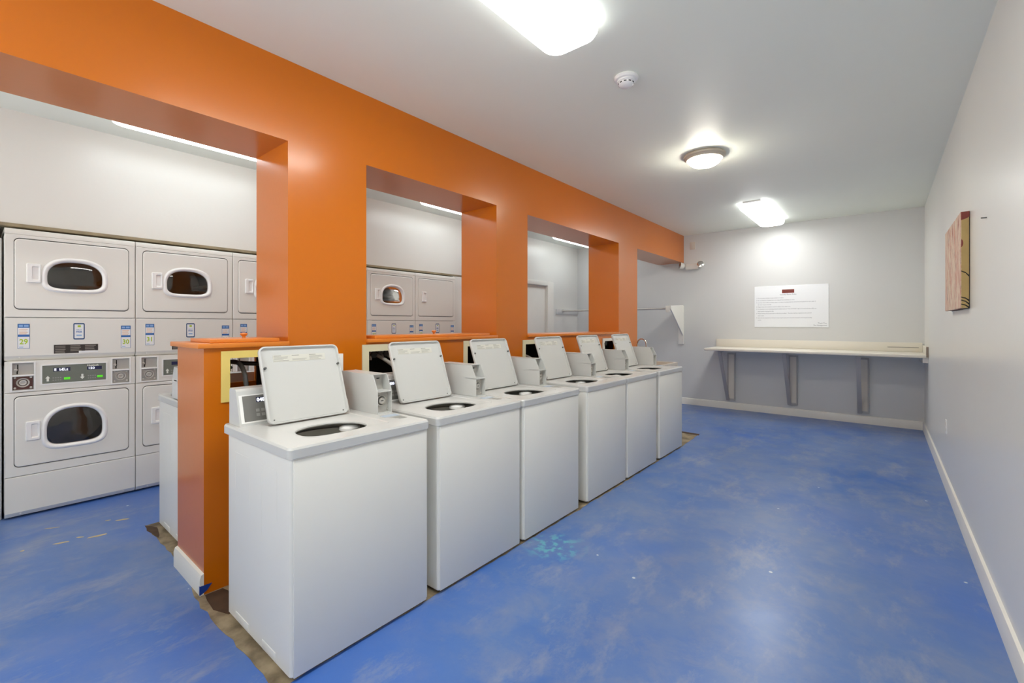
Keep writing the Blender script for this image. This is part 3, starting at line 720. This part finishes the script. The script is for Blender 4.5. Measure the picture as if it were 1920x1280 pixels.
# ------------------------------------------------------------------ service openings: painted frames, valves, hoses
def frame(y0, y1, z0, z1, hole, mt, label):
    b = MB(); slab(b, PX+.001, PX+.009, [y0, y1], [z0, z1], [hole], YZ)
    f = b.build('opening_frame', mt, smooth=0); return tag(f, label, 'frame', 'painted frames around the hose openings')
frame(.854, 1.402, .985, 1.257, openings[0], M['yellow'], 'yellow painted frame around hose opening behind the nearest washer')
frame(1.692, 2.248, .97, 1.262, openings[1], M['cream'], 'cream painted frame around hose opening behind the second washer')
frame(2.641, 3.06, .97, 1.262, openings[2], M['cream'], 'cream painted frame around hose opening behind the third washer')
frame(3.442, 3.99, .97, 1.248, openings[3], M['cream'], 'cream painted frame around hose opening behind the fourth washer')
frame(5.06, 5.44, .97, 1.225, openings[4], M['trim'], 'white frame around hose opening behind the farthest washer')
pl_ = MB().box(PX, PX+.02, 1.475, 1.546, 1.02, 1.212, .003).build('outlet_plate', M['plastic']); tag(pl_, 'white outlet cover on orange wall peeking out right of nearest open lid', 'outlet cover')
def bez(p0, p1, p2, p3, n=14):
    out = []
    for i in range(n+1):
        t = i/n; out.append(tuple((1-t)**3*a+3*(1-t)**2*t*b_+3*(1-t)*t*t*c+t**3*d for a, b_, c, d in zip(p0, p1, p2, p3)))
    return out
def hose(pts, r, mt, label, nm='hose', cat='hose'):
    b = MB(); b.tube(pts, r, 12); o = b.build(nm, mt, smooth=60); return tag(o, label, cat)
hose(bez((-2.96, .99, 1.18), (-2.90, 1.05, 1.165), (-2.90, 1.15, 1.155), (-2.93, 1.40, 1.165)), .013, M['black'], 'black rubber hose running across inside of yellow framed opening', 'water_hose')
hose(bez((-2.86, .935, 1.185), (-2.76, .95, 1.20), (-2.615, .955, 1.22), (-2.60, .94, .95)), .012, M['black'], 'black rubber hose bending down out of the yellow framed opening', 'water_hose')
hose(bez((-2.60, 1.12, .95), (-2.68, 1.16, 1.10), (-2.74, 1.20, 1.14), (-2.88, 1.28, 1.15)), .013, M['grey_hose'], 'grey corrugated drain hose at right in the yellow framed opening', 'drain_hose')
hose(bez((-2.58, 2.00, .95), (-2.66, 1.96, 1.10), (-2.74, 1.88, 1.17), (-2.90, 1.86, 1.20)), .013, M['grey_hose'], 'grey drain hose rising into opening behind the second washer', 'drain_hose')
hose(bez((-2.62, 2.08, .95), (-2.68, 2.04, 1.10), (-2.74, 1.98, 1.17), (-2.90, 1.94, 1.19)), .010, M['grey_hose'], 'thinner grey hose right of drain hose behind the second washer', 'drain_hose')
hose(bez((-2.60, 3.62, .95), (-2.68, 3.60, 1.06), (-2.74, 3.56, 1.10), (-2.90, 3.50, 1.12)), .012, M['grey_hose'], 'grey drain hose entering opening behind the fourth washer', 'drain_hose')
def valve(y, z, label, x=-2.82):
    t = empty('water_valve', (x, y, z), label, 'valve')
    b = MB(); b.lathe([(.012, -.035), (.012, .02), (.018, .02), (.018, .034), (.008, .036)], (x, y, z), 'x', 16); b.lathe([(.009, -.04), (.009, .03)], (x, y, z), 'z', 12); b.build('valve_body', M['steel'], t)
    b = MB()
    for k in range(6):
        a = PI/3*k; b.lathe([(.009, 0), (.009, .008)], (x+.036, y+.016*math.cos(a), z+.016*math.sin(a)), 'x', 10)
    b.lathe([(.014, 0), (.014, .007)], (x+.036, y, z), 'x', 14); b.build('handwheel', M['black'], t)
valve(.935, 1.155, 'dark water valve at left inside the yellow framed opening', -2.90)
valve(1.83, 1.185, 'shiny water valve in the opening behind second washer, left one')
valve(1.93, 1.19, 'shiny water valve in the opening behind second washer, nearer its lid')
valve(5.12, 1.16, 'small black-handled valve by the white frame behind the farthest washer', -2.73)

# loose access lids lying on the half wall top boards
def access_lid(y0, y1, label, ky, warp=.0):
    t = empty('access_lid', ((PX+PB)/2+.08, (y0+y1)/2, 1.301), label, 'access lid')
    MB().box(-3.03, PX+.002, y0, y1, 1.3015, 1.322, .003).build('board', M['orange_board'], t)
    b = MB(); b.lathe([(.010, 0), (.008, .010), (.016, .018), (.019, .024), (.017, .030), (.006, .033)], (-2.80, ky, 1.321), 'z', 20); b.build('knob', M['orange_board'], t)
access_lid(.803, 1.155, 'small orange access lid with knob on the wall end beside first column', .998)
access_lid(1.79, 2.97, 'long orange access lid with knob on sill between first and second columns', 2.40)

# utility sink past the last washer
t = empty('utility_sink', (-2.38, 5.62, .0014), 'cream utility sink behind the farthest washer with chrome gooseneck faucet', 'sink')
b = MB(); oo, ii = rrect(.31, .33, .03, -2.38, 5.62), rrect(.275, .295, .04, -2.38, 5.62); fl2 = rrect(.24, .26, .05, -2.38, 5.62)
Pz = lambda poly, z: [(q[0], q[1], z) for q in poly]
b.strip([Pz(rrect(.26, .28, .05, -2.38, 5.62), .56), Pz(rrect(.295, .315, .04, -2.38, 5.62), .86), Pz(oo, .865), Pz(oo, .902), Pz(ii, .902), Pz(fl2, .60)], True, True); b.build('basin', M['beige'], t, smooth=40)
for sx in (-.2, .2):
    for sy in (-.22, .22): MB().box(-2.38+sx-.018, -2.38+sx+.018, 5.62+sy-.018, 5.62+sy+.018, .0015, .565, .003).build('leg', M['beige'], t)
b = MB(); arc = [(-2.62+.0, 5.90, .90), (-2.62, 5.90, 1.10)]+[(-2.62+.065*(1-math.cos(a)), 5.90, 1.13+.07*math.sin(a)) for a in [PI*i/12 for i in range(13)]]+[(-2.49, 5.90, 1.09)]
b.tube(arc, .010, 12); fc = b.build('faucet', M['chrome'], t, smooth=60)
b = MB(); b.box(-2.66, -2.58, 5.84, 5.96, .902, .915, .005); b.build('faucet_base', M['chrome'], t)

# ------------------------------------------------------------------ far wall
# folding counter
t = empty('folding_counter', (-.87, 8.0, .99), 'long cream laminate folding counter fixed along the back wall', 'counter')
x0, x1, yf = -2.165, RX, 7.37
b = MB(); b.box(x0, x1, yf, FY, .990, 1.031, .010, 3); b.build('countertop', M['laminate'], t)
b = MB(); b.box(x0-.0, x1-.022, FY-.022, FY, 1.031, 1.156, .004); b.build('backsplash', M['laminate'], t)
b = MB(); b.box(x1-.022, x1, yf+.02, FY, 1.031, 1.125, .004); ss = b.build('side_splash', M['laminate'], t)
MB().box(x1-.022, x1, yf-.004, yf+.019, 1.000, 1.127, .002).build('end_strip', M['brown_edge'], t)
MB().box(x0, x1-.02, FY-.03, FY, .93, .989).build('back_rail', M['wall_grey'], t)
MB().box(x1-.05, x1, 7.42, FY-.03, .93, .989).build('side_rail', M['trim'], t)
MB().box(-.25-.0+.30, .37, FY-.0235, FY-.0205, 1.088, 1.094).build('scratch', M['mark_dark'], t)
bn = ['grey triangular shelf bracket under the left end of the counter', 'grey triangular shelf bracket under the middle of the counter', 'grey triangular shelf bracket under the right part of the counter']
for i, (xa, zb) in enumerate(((-1.985, .15), (-1.112, .175), (-.262, .15))):
    xb = xa+.115
    t = empty('shelf_bracket', ((xa+xb)/2, FY-.02, zb), bn[i], 'bracket', 'brackets under the folding counter')
    b = MB(); slab(b, FY-.040, FY-.018 if i else FY-.018, [xa, xb], [zb, .93], [(xa+.018, xb-.016, zb+.030, .905)], lambda f, u, v: (u, f, v)); b.build('upright', M['bracket'], t, smooth=0)
    MB().box(xa+.018, xb-.016, FY-.036, FY-.0185, zb+.030, .905).build('wall_board', M['bracket_board'], t)
    xa2 = xa-.012; P0, P1 = Vector((0, 7.50, .985)), Vector((0, FY-.045, zb+.005)); d = (P1-P0).normalized(); n = Vector((0, d.z, -d.y))
    b = MB(); b.strip([[(xa2+dx, q.y, q.z) for dx, q in ((0, P0), (.05, P0), (.05, P0+n*.018+Vector((0, 0, 0))), (0, P0+n*.018))], [(xa2+dx, q.y, q.z) for dx, q in ((0, P1), (.05, P1), (.05, P1+n*.018), (0, P1+n*.018))]], True, True)
    b.build('diagonal_brace', M['bracket'], t, smooth=0)
    MB().box(xa2, xa2+.05, 7.485, FY-.04, .972, .986, .001).build('top_arm', M['bracket'], t)

# rules sign
t = MB().box(-1.587, -.610, FY-.008, FY, 1.357, 2.001, .002).build('rules_sign', M['sign'], smooth=0)
tag(t, 'white laundry room rules sign with maroon block on back wall', 'sign')
ys = FY-.0085
b = MB(); b.box(-1.205, -1.043, ys-.0005, ys+.001, 1.885, 1.940); lg = b.build('sign_block', M['maroon_paint'], t, smooth=0)
b = MB(); b.box(-1.19, -1.06, ys-.001, ys, 1.917, 1.920); b.box(-1.17, -1.08, ys-.001, ys, 1.902, 1.905); b.build('sign_block_lines', M['maroon'], t, smooth=0)
text('sign_title', 'Laundry Room Rules', .026, (-1.124, ys, 1.855), '-Y', M['sign_text'], t, 'CENTER')
lines = [(0, '1. Do not leave clothes in any washer or dryer.'), (0, '2. Be considerate of others by not using all the machines at once.'),
         (0, '3. Laundry that is left in a dryer after it is done running may be removed and placed on the table if'), (1, 'all other dryers are full.'),
         (0, '4. Please leave the machines and the tables clean after use.'), (0, '5. If a machine is not working properly please put an "Out of Order" sign on it and call the office at'),
         (1, 'that number during the day.'), (0, '6. Please throw all lint and trash in the bin provided.  The bins will be emptied at the end of'), (1, 'each week.'),
         (0, '7. Items to be recycled or thrown away may be placed in the bin located in the large laundry'), (1, 'room.')]
zz = 1.808
for ind, s_ in lines:
    text('sign_line', s_, .0205, (-1.562+.022*ind, ys, zz), '-Y', M['sign_text'], t, xs=.97); zz -= .0345
text('sign_line', 'Thank You,', .024, (-.632, ys, 1.412), '-Y', M['sign_text'], t, 'RIGHT'); text('sign_line', 'The Management', .024, (-.632, ys, 1.379), '-Y', M['sign_text'], t, 'RIGHT')

# emergency light
t = empty('emergency_light', (-2.55, FY, 2.36), 'white twin-head emergency light under the end of the orange beam', 'emergency light')
MB().box(-2.66, -2.45, FY-.07, FY, 2.352, 2.452, .012, 3).build('body', M['offwhite'], t)
for hx, ang in ((-2.72, .9), (-2.405, -.25)):
    MM = Matrix.Translation((hx, FY-.065, 2.425)) @ Matrix.Rotation(-ang, 4, 'Z') @ Matrix.Rotation(-.2, 4, 'X')
    b = MB(); b.lathe([(.020, .05), (.045, .03), (.057, -.01), (.060, -.035), (.054, -.040)], (0, 0, 0), 'y', 32, True, False)
    bmesh.ops.transform(b.bm, matrix=MM, verts=b.bm.verts[:]); hd = b.build('lamp_head', M['offwhite'], t)
    b = MB(); b.lathe([(.054, -.039), (.03, -.046), (.008, -.048)], (0, 0, 0), 'y', 32, False, True); bmesh.ops.transform(b.bm, matrix=MM, verts=b.bm.verts[:]); b.build('lens', M['chrome'], hd, smooth=60)
t = MB().box(-2.60, -2.51, FY-.012, FY, 2.705, 2.835, .004).build('wall_plate', M['beige']); tag(t, 'small beige cover plate high on back wall near beam', 'cover plate')

# hanging rod with its plywood bracket
t = empty('garment_rod', (-3.8, 7.47, 1.66), 'grey metal garment hanging rod across the far corner behind orange wall', 'hanging rod')
b = MB(); b.tube([(LX+.03, 7.47, 1.665), (-2.802, 7.47, 1.665)], .016, 16); b.build('rod', M['steel'], t)
b = MB(); b.lathe([(.038, 0), (.038, .006), (.022, .012), (.020, .03)], (LX+.022, 7.47, 1.665), 'x', 20); b.build('flange', M['steel'], t)
t = empty('rod_bracket', (-2.72, FY, 1.05), 'white triangular plywood bracket holding the hanging rod on back wall', 'bracket')
prof = [(FY-.03, 1.74), (7.42, 1.712), (7.42, 1.66), (FY-.03, 1.205)]
b = MB(); b.prism(prof, lambda p, q: (q, p[0], p[1]), -2.728, -2.708); b.build('gusset', M['trim'], t, smooth=0)
MB().box(-2.795, -2.705, FY-.032, FY, 1.05, 1.73, .003).build('wall_cleat', M['trim'], t)
MB().box(-2.80, -2.729, 7.425, 7.52, 1.61, 1.712, .003).build('rod_block', M['trim'], t)
t = MB().box(LX, LX+.02, 7.25, FY-.02, 1.60, 1.70, .003).build('wall_cleat_board', M['wall_grey']); tag(t, 'pale wooden cleat on left wall holding far end of the hanging rod', 'board')

# ------------------------------------------------------------------ right wall
t = empty('canvas_picture', (RX, 4.5, 1.505), 'abstract striped canvas picture with gold edges on the right wall', 'picture')
xa = RX-.040
ypl = [(4.046, 4.325), (4.343, 4.61), (4.628, 4.962)]
MB().box(xa+.014, RX-.004, 4.20, 4.961, 1.506, 2.119).build('stretcher', M['maroon_paint'], t, smooth=0)
MB().box(xa+.0012, RX-.004, 4.0465, 4.20, 1.506, 2.119).build('gold_edge', M['gold'], t, smooth=0)
for (a, c_) in ypl: MB().box(xa-.002, xa+(.001 if a < 4.1 else .014), a, c_, 1.505, 2.12, .001).build('painted_panel', M['painting'], t, smooth=0)
b = MB()
e = 4.0465
def blob(pts): b.poly([(p[0], e-.0006, p[1]) for p in pts])
blob([(xa, 2.12), (RX-.002, 2.12), (RX-.002, 2.085), (RX-.014, 2.076), (xa+.010, 2.070), (xa, 2.068)])
blob([(xa, 1.945)]+[(xa+.010*math.sin(a), 1.92+.025*math.cos(a)) for a in [PI*i/8 for i in range(1, 8)]]+[(xa, 1.895)])
b.build('edge_patches', M['maroon_paint'], t, smooth=0)
for z0, z1 in ((1.742, 1.708), (1.575, 1.552), (1.556, 1.530), (1.53, 1.508)):
    b = MB(); b.poly([(xa, e-.0008, z0+.003), (xa+.02, e-.0008, (z0*.6+z1*.4)+.006), (RX-.002, e-.0008, z1+.004), (RX-.002, e-.0008, z1-.008), (xa+.02, e-.0008, (z0*.6+z1*.4)-.002), (xa, e-.0008, z0-.003)]); b.build('painted_arc', M['dark'], t, smooth=0)

MB().box(RX-.005, RX-.001, 4.05, 4.96, 1.503, 2.121).build('backing', M['dark'], t, smooth=0)
b = MB(); b.tube([(RX, 3.45, 1.968), (RX-.022, 3.45, 1.969)], .0035, 8); tag(b.build('nail', M['mark_dark']), 'small dark nail left in right wall beside the picture', 'nail')
t = MB().box(RX-.006, RX, 5.355, 5.43, .455, .575, .003).build('outlet_plate', M['plastic']); tag(t, 'white electrical outlet cover low on the right wall', 'outlet cover')
b = MB()
for dz in (-.025, .025): b.box(RX-.008, RX-.0055, 5.375, 5.41, .515+dz-.014, .515+dz+.014, .002)
b.build('socket', M['offwhite'], t)

# ------------------------------------------------------------------ camera and view
cam = bpy.data.cameras.new('camera'); co = bpy.data.objects.new('camera', cam); C.objects.link(co)
co.location = (0, 0, 1.40); co.rotation_euler = (math.radians(90), 0, math.atan((1655-960)/842))
cam.sensor_width = 36; cam.lens = 36*842/1920; cam.shift_y = -32/1920; cam.clip_start = .01
S = bpy.context.scene; S.camera = co
w = bpy.data.worlds.new('world'); w.use_nodes = True; S.world = w
wn = w.node_tree; tc = wn.nodes.new('ShaderNodeTexCoord'); sx = wn.nodes.new('ShaderNodeSeparateXYZ'); rp = wn.nodes.new('ShaderNodeValToRGB')   # bright lower half added to light the ceiling, paler sky above
wn.links.new(tc.outputs['Generated'], sx.inputs[0]); mr = wn.nodes.new('ShaderNodeMapRange'); mr.inputs['From Min'].default_value = -1; wn.links.new(sx.outputs['Z'], mr.inputs[0])
rp.color_ramp.elements[0].position = .45; rp.color_ramp.elements[0].color = (1, .97, .92, 1); rp.color_ramp.elements[1].position = .55; rp.color_ramp.elements[1].color = (.16, .165, .17, 1)
wn.links.new(mr.outputs[0], rp.inputs[0]); wn.links.new(rp.outputs[0], wn.nodes['Background'].inputs[0]); wn.nodes['Background'].inputs[1].default_value = 3.2
S.view_settings.view_transform = 'Standard'; S.view_settings.look = 'None'; S.view_settings.gamma = 1; S.view_settings.exposure = .6
S.cycles.use_denoising = True
S.cycles.max_bounces = 14; S.cycles.diffuse_bounces = 10; S.cycles.sample_clamp_indirect = 8
